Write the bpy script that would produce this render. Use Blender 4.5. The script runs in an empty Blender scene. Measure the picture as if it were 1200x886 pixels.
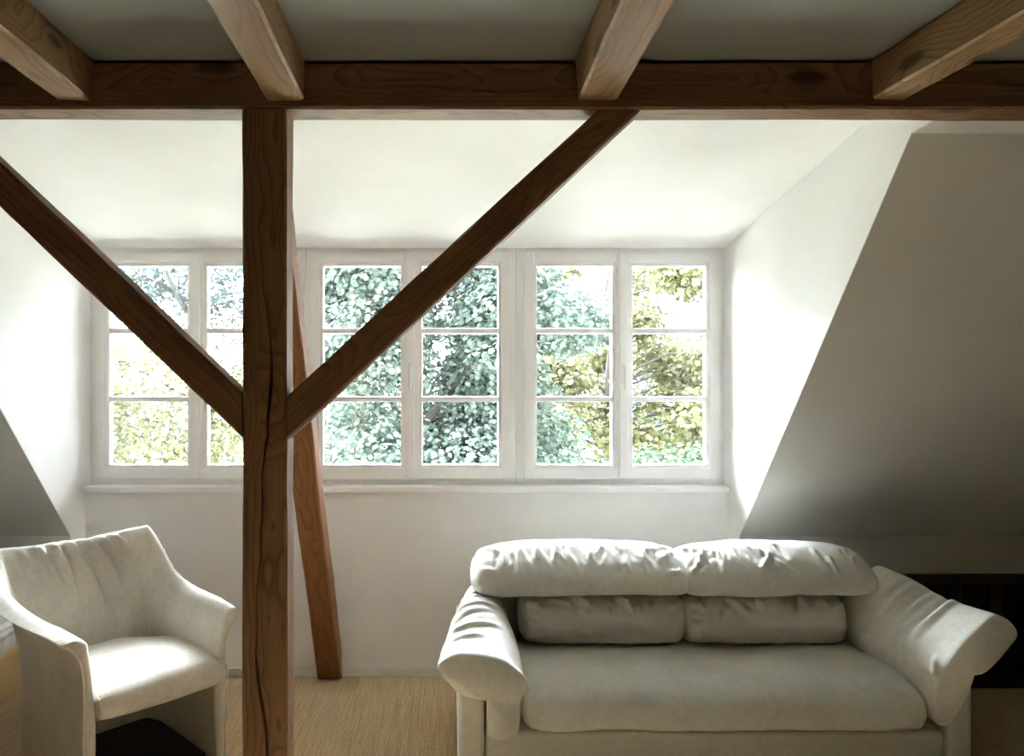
import bpy, math, random
import numpy as np
from mathutils import Vector, Matrix

C = bpy.context.scene.collection
EYE = 1.54            # camera height
FPX = 933.0           # focal length in pixels of the 1200 px frame
VX, VY = 525.0, 455.0 # vanishing point of the room axis in the frame

def P(px, py, D):
    """place (metres) of a frame point lying D metres in front of the camera"""
    return Vector(((px - VX) * D / FPX, D, EYE - (py - VY) * D / FPX))

# ------------------------------------------------------------------ linking
def link(name, me, mat=None, parent=None, smooth=False):
    o = bpy.data.objects.new(name, me)
    C.objects.link(o)
    if mat is not None:
        me.materials.append(mat)
    if parent is not None:
        o.parent = parent
    if smooth:
        for p in me.polygons:
            p.use_smooth = True
    return o

def tag(o, label=None, cat=None, group=None, kind=None):
    if label: o['label'] = label
    if cat: o['category'] = cat
    if group: o['group'] = group
    if kind: o['kind'] = kind
    return o

def empty(name, loc, rz=0.0):
    o = bpy.data.objects.new(name, None)
    C.objects.link(o)
    o.location = loc
    o.rotation_euler = (0, 0, rz)
    o.empty_display_size = 0.1
    return o

def pymesh(name, vs, fs):
    me = bpy.data.meshes.new(name)
    me.from_pydata([tuple(map(float, v)) for v in vs], [], fs)
    me.update()
    return me

class MB:
    """collects boxes, prisms and tubes into one mesh"""
    def __init__(s): s.v, s.f = [], []
    def add(s, vs, fs):
        b = len(s.v); s.v += [tuple(v) for v in vs]
        s.f += [tuple(i + b for i in f) for f in fs]; return s
    def box(s, x0, x1, y0, y1, z0, z1, bev=0.0):
        if bev <= 0:
            vs = [(x0,y0,z0),(x1,y0,z0),(x1,y1,z0),(x0,y1,z0),(x0,y0,z1),(x1,y0,z1),(x1,y1,z1),(x0,y1,z1)]
            return s.add(vs, [(0,3,2,1),(4,5,6,7),(0,1,5,4),(1,2,6,5),(2,3,7,6),(3,0,4,7)])
        import bmesh
        bm = bmesh.new()
        bmesh.ops.create_cube(bm, size=1)
        for v in bm.verts:
            v.co = Vector(((x0+x1)/2 + v.co.x*(x1-x0), (y0+y1)/2 + v.co.y*(y1-y0), (z0+z1)/2 + v.co.z*(z1-z0)))
        bmesh.ops.bevel(bm, geom=bm.edges[:], offset=bev, segments=3 if bev > .012 else 2, affect='EDGES', profile=0.5)
        bm.verts.index_update()
        s.add([v.co.copy() for v in bm.verts], [tuple(v.index for v in f.verts) for f in bm.faces])
        bm.free(); return s
    def prism(s, pts, axis, a0, a1):
        """polygon pts (2D) extruded along axis ('x': pts are y,z; 'y': x,z; 'z': x,y)"""
        n = len(pts)
        def mk(p, a):
            return (a, p[0], p[1]) if axis == 'x' else (p[0], a, p[1]) if axis == 'y' else (p[0], p[1], a)
        vs = [mk(p, a0) for p in pts] + [mk(p, a1) for p in pts]
        fs = [tuple(range(n))[::-1], tuple(range(n, 2*n))]
        fs += [(i, (i+1) % n, n + (i+1) % n, n + i) for i in range(n)]
        return s.add(vs, fs)
    def tube(s, pts, r, seg=8, caps=True):
        pts = [Vector(p) for p in pts]; n = len(pts)
        rs = r if isinstance(r, (list, tuple)) else [r]*n
        vs, fs, up = [], [], None
        for i in range(n):
            d = (pts[min(i+1, n-1)] - pts[max(i-1, 0)]).normalized()
            if up is None:
                up = d.orthogonal().normalized()
            up = (up - d*up.dot(d)).normalized()
            sd = d.cross(up)
            for k in range(seg):
                a = 2*math.pi*k/seg
                vs.append(pts[i] + (up*math.cos(a) + sd*math.sin(a))*rs[i])
        for i in range(n-1):
            for k in range(seg):
                fs.append((i*seg+k, i*seg+(k+1) % seg, (i+1)*seg+(k+1) % seg, (i+1)*seg+k))
        if caps:
            fs.append(tuple(range(seg))[::-1]); fs.append(tuple(range((n-1)*seg, n*seg)))
        return s.add(vs, fs)
    def build(s, name, mat, parent=None, smooth=False):
        import bmesh
        me = pymesh(name, s.v, s.f)
        bm = bmesh.new(); bm.from_mesh(me)
        bmesh.ops.recalc_face_normals(bm, faces=bm.faces[:])
        bm.to_mesh(me); bm.free()
        return link(name, me, mat, parent, smooth)

# ------------------------------------------------------------------ numeric noise
def vnoise(p, scale=1.0, seed=0):
    """smooth value noise in [-1,1]; p is (n,3)"""
    q = np.asarray(p, float)*scale + seed*17.31
    i = np.floor(q).astype(np.int64); f = q - i
    f = f*f*f*(f*(f*6 - 15) + 10)
    def h(a):
        n = (a[:, 0]*73856093) ^ (a[:, 1]*19349663) ^ (a[:, 2]*83492791)
        n = (n ^ (n >> 13))*1274126177 & 0x7fffffff
        return ((n ^ (n >> 16)) & 0xffff)/32767.5 - 1.0
    r = 0
    for dx in (0, 1):
        for dy in (0, 1):
            for dz in (0, 1):
                w = (f[:, 0] if dx else 1-f[:, 0])*(f[:, 1] if dy else 1-f[:, 1])*(f[:, 2] if dz else 1-f[:, 2])
                r = r + w*h(i + np.array([dx, dy, dz]))
    return r

def catmull(ctrl, u, closed):
    """ctrl (K,...) sampled at the parameters u (in control-index units)"""
    ctrl = np.asarray(ctrl, float); K = len(ctrl)
    u = np.asarray(u, float)
    i = np.floor(u).astype(int); t = u - i
    def g(j):
        return ctrl[j % K] if closed else ctrl[np.clip(j, 0, K-1)]
    p0, p1, p2, p3 = g(i-1), g(i), g(i+1), g(i+2)
    t = t.reshape((-1,) + (1,)*(ctrl.ndim-1))
    return 0.5*((2*p1) + (-p0+p2)*t + (2*p0-5*p1+4*p2-p3)*t*t + (-p0+3*p1-3*p2+p3)*t**3)

def grid_normals(V, closed_j=True):
    di = np.gradient(V, axis=0)
    if closed_j:
        dj = np.roll(V, -1, 1) - np.roll(V, 1, 1)
    else:
        dj = np.gradient(V, axis=1)
    n = np.cross(di, dj)
    n /= np.linalg.norm(n, axis=2, keepdims=True) + 1e-12
    return n

def apply_folds(V, N, folds, look, noise=()):
    """V,N (ni,nj,3). folds: (t0,k0,t1,k1,width,amp); look(t,k) -> grid indices"""
    D = np.zeros(V.shape[:2]); flat = V.reshape(-1, 3)
    for (t0, k0, t1, k1, w, a) in folds:
        best = np.full(len(flat), 9.0); tt = np.zeros(len(flat)); nn = None
        S = 9
        ref = np.zeros(3)
        pts = []
        for s in range(S):
            q = s/(S-1)
            i, j = look(t0 + (t1-t0)*q, k0 + (k1-k0)*q)
            pts.append(V[i, j]); ref += N[i, j]
        pts = np.array(pts)
        for s in range(S-1):
            A, B = pts[s], pts[s+1]; d = B - A; L = max(d @ d, 1e-10)
            h = np.clip(((flat - A) @ d)/L, 0, 1)
            dist = np.linalg.norm(flat - (A + h[:, None]*d), axis=1)
            m = dist < best
            best[m] = dist[m]; tt[m] = ((s + h)/(S-1))[m]
        same = (N.reshape(-1, 3) @ (ref/ (np.linalg.norm(ref)+1e-9))) > -0.2
        x = best/w
        prof = (1 - 0.55*x*x)*np.exp(-0.5*x*x)
        tap = np.clip(np.minimum(tt/0.18, (1-tt)/0.45), 0, 1)
        tap = tap*tap*(3-2*tap)
        D += (a*prof*tap*same).reshape(D.shape)
    for (sc, am, seed) in noise:
        D += am*vnoise(flat, sc, seed).reshape(D.shape)
    return V + N*D[..., None]

def loft(name, stations, pos, mat, parent, ni=90, nj=110, puff=(0.02, 0.02), cap=7, folds=(), noise=(), crease=False, sharp=None):
    """stations: list of closed control rings (K,3), spread along at params pos (0..1).
    The two ends are closed by softly puffed caps."""
    R = np.array(stations, float); K = R.shape[1]
    u = np.linspace(0, K, nj, endpoint=False)
    t = np.linspace(0, 1, ni)
    pos = np.array(pos, float)
    uu = np.interp(t, pos, np.arange(len(pos)))
    uu = np.minimum(uu, len(pos) - 1 - 1e-6)
    rows = catmull(R, uu, False)                        # (ni,K,3)
    V = np.stack([catmull(rows[i], u, True) for i in range(ni)])
    N = grid_normals(V)
    cen = V.mean(axis=(0, 1))
    if ((V - cen)*N).sum() < 0:
        N = -N
    look = lambda tt, kk: (int(round(np.clip(tt, 0, 1)*(ni-1))), int(round(kk/K*nj)) % nj)
    V = apply_folds(V, N, folds, look, noise)
    # caps
    def capring(ring, outdir, p):
        c = ring.mean(0); out = []
        for k in range(1, cap+1):
            q = 1 - k/(cap + 0.6)
            out.append(c + (ring - c)*q + outdir*p*((1-q*q) if crease else math.sqrt(max(0, 1-q*q))))
        return out
    d0 = V[0].mean(0) - V[3].mean(0); d0 /= np.linalg.norm(d0)
    d1 = V[-1].mean(0) - V[-4].mean(0); d1 /= np.linalg.norm(d1)
    A = capring(V[0], d0, puff[0])[::-1]; B = capring(V[-1], d1, puff[1])
    allr = np.concatenate([np.array(A), V, np.array(B)]); n = len(allr)
    vs = allr.reshape(-1, 3).tolist()
    fs = []
    for i in range(n-1):
        for j in range(nj):
            j2 = (j+1) % nj
            fs.append((i*nj+j, i*nj+j2, (i+1)*nj+j2, (i+1)*nj+j))
    fs.append(tuple(range(nj))[::-1]); fs.append(tuple(range((n-1)*nj, n*nj)))
    me = pymesh(name, vs, fs)
    import bmesh
    bm = bmesh.new(); bm.from_mesh(me); bmesh.ops.recalc_face_normals(bm, faces=bm.faces[:]); bm.to_mesh(me); bm.free()
    o = link(name, me, mat, parent, True)
    if sharp:
        # crisp seam along part of the first and last ring (control-index range)
        ring_i = {0: cap, 1: cap + ni - 1}
        want = set()
        for (end, ka, kb) in sharp:
            i = ring_i[end]
            for j in range(nj):
                k = j/nj*K
                if ka <= k <= kb or ka <= k - K <= kb:
                    want.add((i*nj + j, i*nj + (j+1) % nj))
        at = me.attributes.new('sharp_edge', 'BOOLEAN', 'EDGE')
        for e in me.edges:
            a, b_ = e.vertices
            if (a, b_) in want or (b_, a) in want:
                at.data[e.index].value = True
    return o

# ------------------------------------------------------------------ materials
def new_mat(name):
    m = bpy.data.materials.new(name); m.use_nodes = True
    nt = m.node_tree; b = nt.nodes['Principled BSDF']
    return m, nt, b
def nd(nt, typ, **kw):
    n = nt.nodes.new(typ)
    for k, v in kw.items():
        if k in n.inputs: n.inputs[k].default_value = v
        else: setattr(n, k, v)
    return n
def ramp(nt, fac, stops):
    r = nt.nodes.new('ShaderNodeValToRGB')
    e = r.color_ramp.elements
    while len(e) < len(stops): e.new(0.5)
    for el, (p, c) in zip(e, stops):
        el.position = p; el.color = (*c, 1) if len(c) == 3 else c
    nt.links.new(fac, r.inputs[0]); return r.outputs[0]
def math_node(nt, op, a, b=None, clamp=False):
    n = nt.nodes.new('ShaderNodeMath'); n.operation = op; n.use_clamp = clamp
    for i, x in enumerate((a, b)):
        if x is None: continue
        if isinstance(x, (int, float)): n.inputs[i].default_value = x
        else: nt.links.new(x, n.inputs[i])
    return n.outputs[0]
def mix_col(nt, fac, a, b, mode='MIX'):
    n = nt.nodes.new('ShaderNodeMix'); n.data_type = 'RGBA'; n.blend_type = mode
    for i, x in ((0, fac), (6, a), (7, b)):
        if isinstance(x, (int, float)): n.inputs[i].default_value = x
        elif isinstance(x, tuple): n.inputs[i].default_value = (*x, 1)
        else: nt.links.new(x, n.inputs[i])
    return n.outputs[2]
def coords(nt, scale=(1, 1, 1), loc=(0, 0, 0), kind='Object'):
    tc = nt.nodes.new('ShaderNodeTexCoord'); mp = nt.nodes.new('ShaderNodeMapping')
    mp.inputs['Scale'].default_value = scale; mp.inputs['Location'].default_value = loc
    nt.links.new(tc.outputs[kind], mp.inputs[0]); return mp.outputs[0]
def noise_tex(nt, vec, scale, detail=3, rough=0.5, dist=0.0):
    n = nd(nt, 'ShaderNodeTexNoise', Scale=scale, Detail=detail, Roughness=rough, Distortion=dist)
    nt.links.new(vec, n.inputs['Vector']); return n.outputs['Fac']
def bump(nt, b, h, strength, dist):
    n = nd(nt, 'ShaderNodeBump', Strength=strength, Distance=dist)
    nt.links.new(h, n.inputs['Height']); nt.links.new(n.outputs[0], b.inputs['Normal']); return n

def mat_plain(name, col, rough=0.6, nscale=8, var=0.04, bstr=0.0, bscale=60, metallic=0.0):
    m, nt, b = new_mat(name)
    v = coords(nt)
    n = noise_tex(nt, v, nscale, 4)
    c2 = tuple(max(0, c*(1-var)) for c in col); c3 = tuple(min(1, c*(1+var)) for c in col)
    nt.links.new(ramp(nt, n, [(0.3, c2), (0.7, c3)]), b.inputs['Base Color'])
    b.inputs['Roughness'].default_value = rough
    b.inputs['Metallic'].default_value = metallic
    if bstr:
        bump(nt, b, noise_tex(nt, v, bscale, 4), bstr, 0.004)
    return m

def mat_wood(name, light, dark, knot, seed, ringf=95, rough=0.62):
    m, nt, b = new_mat(name)
    tc = nt.nodes.new('ShaderNodeTexCoord')
    oi = nt.nodes.new('ShaderNodeObjectInfo')
    off = nt.nodes.new('ShaderNodeVectorMath'); off.operation = 'SCALE'
    comb = nt.nodes.new('ShaderNodeCombineXYZ')
    nt.links.new(oi.outputs['Random'], comb.inputs[0])
    nt.links.new(comb.outputs[0], off.inputs[0]); off.inputs['Scale'].default_value = 37.0 + seed
    add = nt.nodes.new('ShaderNodeVectorMath'); add.operation = 'ADD'
    nt.links.new(tc.outputs['Object'], add.inputs[0]); nt.links.new(off.outputs[0], add.inputs[1])
    def mapped(sc):
        mp = nt.nodes.new('ShaderNodeMapping'); mp.inputs['Scale'].default_value = sc
        nt.links.new(add.outputs[0], mp.inputs[0]); return mp.outputs[0]
    warp = noise_tex(nt, mapped((1.6, 5, 5)), 1.0, 3, 0.5)
    # knots: cells stretched along the trunk
    vo = nd(nt, 'ShaderNodeTexVoronoi', Scale=1.0); vo.feature = 'F1'
    nt.links.new(mapped((2.7, 8.0, 8.0)), vo.inputs['Vector'])
    kd = vo.outputs['Distance']
    sep = nt.nodes.new('ShaderNodeSeparateXYZ'); nt.links.new(tc.outputs['Object'], sep.inputs[0])
    y = math_node(nt, 'ADD', sep.outputs[1], 0.013)
    z = math_node(nt, 'ADD', sep.outputs[2], -0.031)
    r = math_node(nt, 'SQRT', math_node(nt, 'ADD', math_node(nt, 'MULTIPLY', y, y), math_node(nt, 'MULTIPLY', z, z)))
    kpull = math_node(nt, 'MULTIPLY', math_node(nt, 'SUBTRACT', 0.55, kd, True), 0.10)
    rr = math_node(nt, 'ADD', math_node(nt, 'ADD', r, math_node(nt, 'MULTIPLY', warp, 0.085)), kpull)
    ring = math_node(nt, 'FRACT', math_node(nt, 'MULTIPLY', rr, ringf))
    ringc = ramp(nt, ring, [(0.0, (0, 0, 0)), (0.62, (.35,)*3), (0.86, (1, 1, 1)), (1.0, (0, 0, 0))])
    fine = noise_tex(nt, mapped((3, 130, 130)), 1.0, 4, 0.6)
    big = noise_tex(nt, mapped((0.9, 6, 6)), 1.0, 3, 0.5)
    mid = tuple((a+c)/2 for a, c in zip(light, dark))
    base = ramp(nt, big, [(0.3, light), (0.7, mid)])
    c = mix_col(nt, math_node(nt, 'MULTIPLY', ringc, 0.82), base, dark)
    c = mix_col(nt, math_node(nt, 'MULTIPLY', math_node(nt, 'SUBTRACT', fine, 0.5, True), 1.6), c, dark)
    kn = ramp(nt, kd, [(0.0, (1, 1, 1)), (0.13, (.9,)*3), (0.19, (0, 0, 0))])
    c = mix_col(nt, math_node(nt, 'MULTIPLY', kn, 0.85), c, knot)
    nt.links.new(c, b.inputs['Base Color'])
    b.inputs['Roughness'].default_value = rough
    b.inputs['Specular IOR Level'].default_value = 0.25
    h = math_node(nt, 'ADD', math_node(nt, 'MULTIPLY', fine, 0.7), math_node(nt, 'MULTIPLY', ringc, -0.4))
    bump(nt, b, h, 0.35, 0.002)
    return m

def mat_fabric(name, col, weave=900, mott=0.12):
    m, nt, b = new_mat(name)
    v = coords(nt)
    big = noise_tex(nt, v, 7, 5, 0.6)
    sm = noise_tex(nt, v, 55, 4, 0.6)
    c = mix_col(nt, ramp(nt, big, [(0.3, (0, 0, 0)), (0.7, (1, 1, 1))]), tuple(x*(1-mott) for x in col), tuple(min(1, x*(1+mott*0.4)) for x in col))
    c = mix_col(nt, 0.12, c, ramp(nt, sm, [(0.35, (0.3, 0.29, 0.27)), (0.65, (0.85, 0.84, 0.8))]))
    nt.links.new(c, b.inputs['Base Color'])
    b.inputs['Roughness'].default_value = 0.9
    b.inputs['Specular IOR Level'].default_value = 0.15
    b.inputs['Sheen Weight'].default_value = 0.25
    b.inputs['Sheen Roughness'].default_value = 0.5
    fine = noise_tex(nt, v, weave, 2, 0.6)
    h = math_node(nt, 'ADD', math_node(nt, 'MULTIPLY', fine, 0.35), math_node(nt, 'MULTIPLY', sm, 0.6))
    bump(nt, b, h, 0.28, 0.002)
    return m

def mat_sisal():
    m, nt, b = new_mat('sisal_weave')
    v = coords(nt)
    wx = nd(nt, 'ShaderNodeTexWave', Scale=34.0, Distortion=2.2); wx.bands_direction = 'X'
    wx.inputs['Detail Scale'].default_value = 3.0
    wy = nd(nt, 'ShaderNodeTexWave', Scale=30.0, Distortion=3.5); wy.bands_direction = 'Y'
    nt.links.new(v, wx.inputs['Vector']); nt.links.new(v, wy.inputs['Vector'])
    fine = noise_tex(nt, coords(nt, (130, 75, 1)), 1.0, 3, 0.7)
    patch = noise_tex(nt, v, 2.2, 4, 0.6)
    streak = noise_tex(nt, coords(nt, (90, 2.5, 1)), 1.0, 3, 0.6)
    w = math_node(nt, 'MULTIPLY', math_node(nt, 'ADD', math_node(nt, 'MULTIPLY', wx.outputs['Fac'], 0.6), 0.4), math_node(nt, 'ADD', math_node(nt, 'MULTIPLY', wy.outputs['Fac'], 0.55), 0.45))
    mixv = math_node(nt, 'ADD', math_node(nt, 'MULTIPLY', w, 0.42), math_node(nt, 'ADD', math_node(nt, 'MULTIPLY', fine, 0.75), math_node(nt, 'MULTIPLY', math_node(nt, 'SUBTRACT', streak, 0.25), 0.5)))
    c = ramp(nt, mixv, [(0.36, (0.15, 0.085, 0.04)), (0.57, (0.47, 0.33, 0.185)), (0.78, (0.84, 0.66, 0.43))])
    c = mix_col(nt, math_node(nt, 'MULTIPLY', patch, 0.35), c, (0.46, 0.35, 0.215))
    nt.links.new(c, b.inputs['Base Color'])
    b.inputs['Roughness'].default_value = 0.95
    b.inputs['Specular IOR Level'].default_value = 0.1
    bump(nt, b, mixv, 0.6, 0.006)
    return m

def mat_glass():
    m, nt, b = new_mat('window_glass')
    nt.nodes.remove(b)
    out = nt.nodes['Material Output']
    tr = nd(nt, 'ShaderNodeBsdfTransparent'); tr.inputs[0].default_value = (0.98, 0.99, 0.985, 1)
    gl = nd(nt, 'ShaderNodeBsdfGlossy', Roughness=0.02)
    fr = nd(nt, 'ShaderNodeFresnel', IOR=1.45)
    mx = nt.nodes.new('ShaderNodeMixShader')
    nt.links.new(fr.outputs[0], mx.inputs[0]); nt.links.new(tr.outputs[0], mx.inputs[1]); nt.links.new(gl.outputs[0], mx.inputs[2])
    nt.links.new(mx.outputs[0], out.inputs['Surface'])
    return m

def mat_leaf(name, cols, trans=0.35):
    m, nt, b = new_mat(name)
    nt.nodes.remove(b)
    out = nt.nodes['Material Output']
    g = nt.nodes.new('ShaderNodeNewGeometry')
    n = len(cols)
    c = ramp(nt, g.outputs['Random Per Island'], [(i/(n-1), cc) for i, cc in enumerate(cols)])
    n2 = noise_tex(nt, coords(nt), 0.9, 3)
    c = mix_col(nt, ramp(nt, n2, [(0.35, (0, 0, 0)), (0.65, (.35,)*3)]), c, cols[-1])
    df = nd(nt, 'ShaderNodeBsdfDiffuse'); tl = nd(nt, 'ShaderNodeBsdfTranslucent')
    nt.links.new(c, df.inputs[0]); nt.links.new(c, tl.inputs[0])
    mx = nt.nodes.new('ShaderNodeMixShader'); mx.inputs[0].default_value = trans
    nt.links.new(df.outputs[0], mx.inputs[1]); nt.links.new(tl.outputs[0], mx.inputs[2])
    nt.links.new(mx.outputs[0], out.inputs['Surface'])
    return m

M = {}
M['plaster'] = mat_plain('white_plaster', (0.88, 0.875, 0.875), 0.9, 3, 0.02, 0.10, 90)
M['darkwall'] = mat_plain('dark_grey_bounce_cut', (0.075, 0.075, 0.07), 0.7, 3, 0.1)  # dark grey put on the out-of-view walls to cut bounced light
M['slopeshade'] = mat_plain('shaded_white_slope', (0.66, 0.66, 0.635), 0.9, 3, 0.02, 0.1, 90)  # same white as the plaster, greyed to carry the slopes' shade
M['ceilshade'] = mat_plain('shade_grey_ceiling', (0.20, 0.20, 0.175), 0.9, 3, 0.02, 0.1, 90)  # grey set to hold the front room's shade in the ceiling colour
M['paint'] = mat_plain('white_window_paint', (0.90, 0.895, 0.895), 0.42, 6, 0.015)
M['sillpaint'] = mat_plain('white_sill_paint', (0.90, 0.895, 0.895), 0.4, 5, 0.02)
M['skirt'] = mat_plain('skirting_paint', (0.82, 0.82, 0.80), 0.45, 6, 0.02)
M['post'] = mat_wood('old_oak_post', (0.25, 0.135, 0.062), (0.105, 0.048, 0.02), (0.035, 0.016, 0.008), 3, 80)
M['beam'] = mat_wood('dark_beam_wood', (0.25, 0.14, 0.066), (0.11, 0.05, 0.02), (0.04, 0.018, 0.008), 5, 70)
M['joist'] = mat_wood('pale_joist_wood', (0.33, 0.205, 0.096), (0.155, 0.08, 0.03), (0.05, 0.028, 0.013), 7, 75)
M['strut'] = mat_wood('red_brown_strut_wood', (0.34, 0.155, 0.062), (0.17, 0.068, 0.025), (0.06, 0.022, 0.01), 9, 90)
M['pine'] = mat_wood('pale_pine', (0.72, 0.53, 0.29), (0.58, 0.38, 0.17), (0.22, 0.11, 0.05), 11, 60)
M['darkwood'] = mat_plain('dark_stained_wood', (0.05, 0.042, 0.032), 0.7, 9, 0.2)
M['void'] = mat_plain('recess_shade_black', (0.012, 0.011, 0.010), 0.9, 6, 0.2)  # near-black colour stands in for the shade inside the recess
M['sofa'] = mat_fabric('sofa_cotton', (0.70, 0.685, 0.625), 900, 0.10)
M['chair'] = mat_fabric('chair_suede', (0.66, 0.615, 0.53), 1200, 0.12)
M['piping'] = mat_fabric('chair_piping', (0.74, 0.68, 0.59), 1200, 0.05)
M['black'] = mat_plain('black_base_board', (0.012, 0.011, 0.010), 0.8, 10, 0.2)
M['mattress'] = mat_fabric('white_mattress_ticking', (0.86, 0.87, 0.88), 700, 0.03)
M['sisal'] = mat_sisal()
M['glass'] = mat_glass()
M['handle'] = mat_plain('white_handle_enamel', (0.86, 0.86, 0.84), 0.3, 6, 0.01)
M['bark'] = mat_plain('tree_bark', (0.030, 0.026, 0.022), 0.95, 14, 0.35, 0.6, 25)
M['bounce_pale'] = mat_plain('pale_bounce_surface', (0.82, 0.82, 0.81), 0.9, 30, 0.1)  # pale tone of the added slab that throws skylight up through the window
M['lawn'] = mat_plain('lawn_grass', (0.30, 0.31, 0.24), 0.95, 3, 0.25)

# ------------------------------------------------------------------ the room
XL, XR = -1.940, 1.499          # the two dormer cheeks
WALL, FRAME = 4.262, 4.33       # parapet wall face, window frame face
BF, BB = 2.35, 2.456            # tie beam front and back
BZ0, BZ1 = 2.364, 2.512         # tie beam underside and top = ceiling
ROOF_Y, KNEE_Y, KNEE_Z = 2.575, 4.089, 0.781
SX0, SX1, SY0 = -3.5, 3.25, -4.6    # side walls, wall behind the camera
SILL = 1.016
T = 0.14

def struct(name, mb, mat):
    o = mb.build(name, mat); o['kind'] = 'structure'; return o

struct('floor', MB().box(SX0-.2, SX1+.2, SY0-.2, 5.0, -0.12, 0), M['sisal'])
# knotted seam line of the carpet lies in the floor (a thin dark joint)
struct('ceiling', MB().box(SX0-.2, SX1+.2, SY0-.2, BB+0.02, BZ1, BZ1+.14), M['ceilshade'])
# dormer ceiling: rises gently from the window head into the room
zf = EYE + 164*FRAME/FPX; slope = (2.497-zf)/(FRAME-2.85)
zy = lambda y: zf + (FRAME - y)*slope
struct('ceiling_dormer', MB().prism([(BB+.002, zy(BB)), (4.46, zy(4.46)), (4.46, zy(4.46)+.14), (BB+.002, zy(BB)+.14)], 'x', XL-.001, XR+.001), M['plaster'])
# dormer cheeks
pc = [(BB+.002, BZ0+.004), (ROOF_Y+.002, BZ0+.004), (KNEE_Y+.004, KNEE_Z+.002), (KNEE_Y+.004, 0), (4.46, 0), (4.46, zy(4.46)+.1), (BB+.002, zy(BB)+.1)]
struct('wall_dormer_right', MB().prism(pc, 'x', XR, XR+T), M['plaster'])
struct('wall_dormer_left', MB().prism(pc, 'x', XL-T, XL), M['plaster'])
# roof slopes beside the dormer, with the narrow flat strip behind the tie beam
def roof(x0, x1):
    dn = 0.16
    return MB().prism([(BB+.002, BZ0), (ROOF_Y, BZ0), (KNEE_Y+.06, KNEE_Z-.0627), (KNEE_Y+.06+dn, KNEE_Z-.0627+dn), (ROOF_Y+dn, BZ0+dn), (BB+.002, BZ0+dn)], 'x', x0, x1)
struct('wall_slope_right', roof(XR+.0005, SX1+.2), M['slopeshade'])
struct('wall_slope_left', roof(SX0-.2, XL-.0005), M['slopeshade'])
# knee walls; the right one is open below into a dark slatted recess
RECX0, RECX1, RECZ = 1.70, SX1, 0.588
struct('wall_knee_left', MB().box(SX0-.2, XL-.0005, KNEE_Y, KNEE_Y+T, 0, KNEE_Z), M['plaster'])
struct('wall_knee_right', MB().box(XR+.0005, SX1+.2, KNEE_Y, KNEE_Y+T, RECZ, KNEE_Z).box(XR+.0005, RECX0, KNEE_Y, KNEE_Y+T, 0, RECZ), M['slopeshade'])
struct('wall_recess', MB().box(RECX0-.05, SX1+.2, KNEE_Y+.55, KNEE_Y+.6, 0, .66).box(RECX0-.05, RECX0, KNEE_Y+T, KNEE_Y+.6, 0, .66)
       .box(RECX0-.05, SX1+.2, KNEE_Y+T, KNEE_Y+.6, .62, .70), M['void'])
# parapet under the window, side walls, wall behind
struct('wall_window', MB().box(XL, XR, WALL, WALL+.2, 0, SILL-.034), M['plaster'])
struct('wall_left', MB().box(SX0-T, SX0, SY0, 4.3, 0, BZ1), M['darkwall'])
struct('wall_right', MB().box(SX1, SX1+T, SY0, 4.3+.4, 0, BZ1), M['darkwall'])
struct('wall_back', MB().box(SX0, SX1, SY0-T, SY0, 0, BZ1), M['darkwall'])
struct('trim_sill', MB().box(XL, XR, WALL-.025, FRAME+.06, SILL-.033, SILL, .004), M['sillpaint'])
bbz = 0.047
struct('baseboard_window', MB().box(XL, -.69, WALL-.014, WALL, 0, bbz, .003).box(-.565, XR, WALL-.014, WALL, 0, bbz, .003), M['skirt'])

# ------------------------------------------------------------------ windows
def fx(px): return (px - VX)*FRAME/FPX
def fz(py): return EYE - (py - VY)*FRAME/FPX
HEAD = zf + .03
ZT, ZB = fz(297), fz(560.7)      # sash outer top / bottom
GT, GB = fz(310.7), fz(545.9)    # glazed opening
MUNT = [(fz(384.5), fz(391)), (fz(464.5), fz(471))]

def picture_frame(mb, x0, x1, z0, z1, ix0, ix1, iz0, iz1, y0, y1, bev=.003):
    mb.box(x0, ix0, y0, y1, z0, z1, bev); mb.box(ix1, x1, y0, y1, z0, z1, bev)
    mb.box(ix0-.001, ix1+.001, y0, y1, z0, iz0, bev); mb.box(ix0-.001, ix1+.001, y0, y1, iz1, z1, bev)
    return mb

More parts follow.
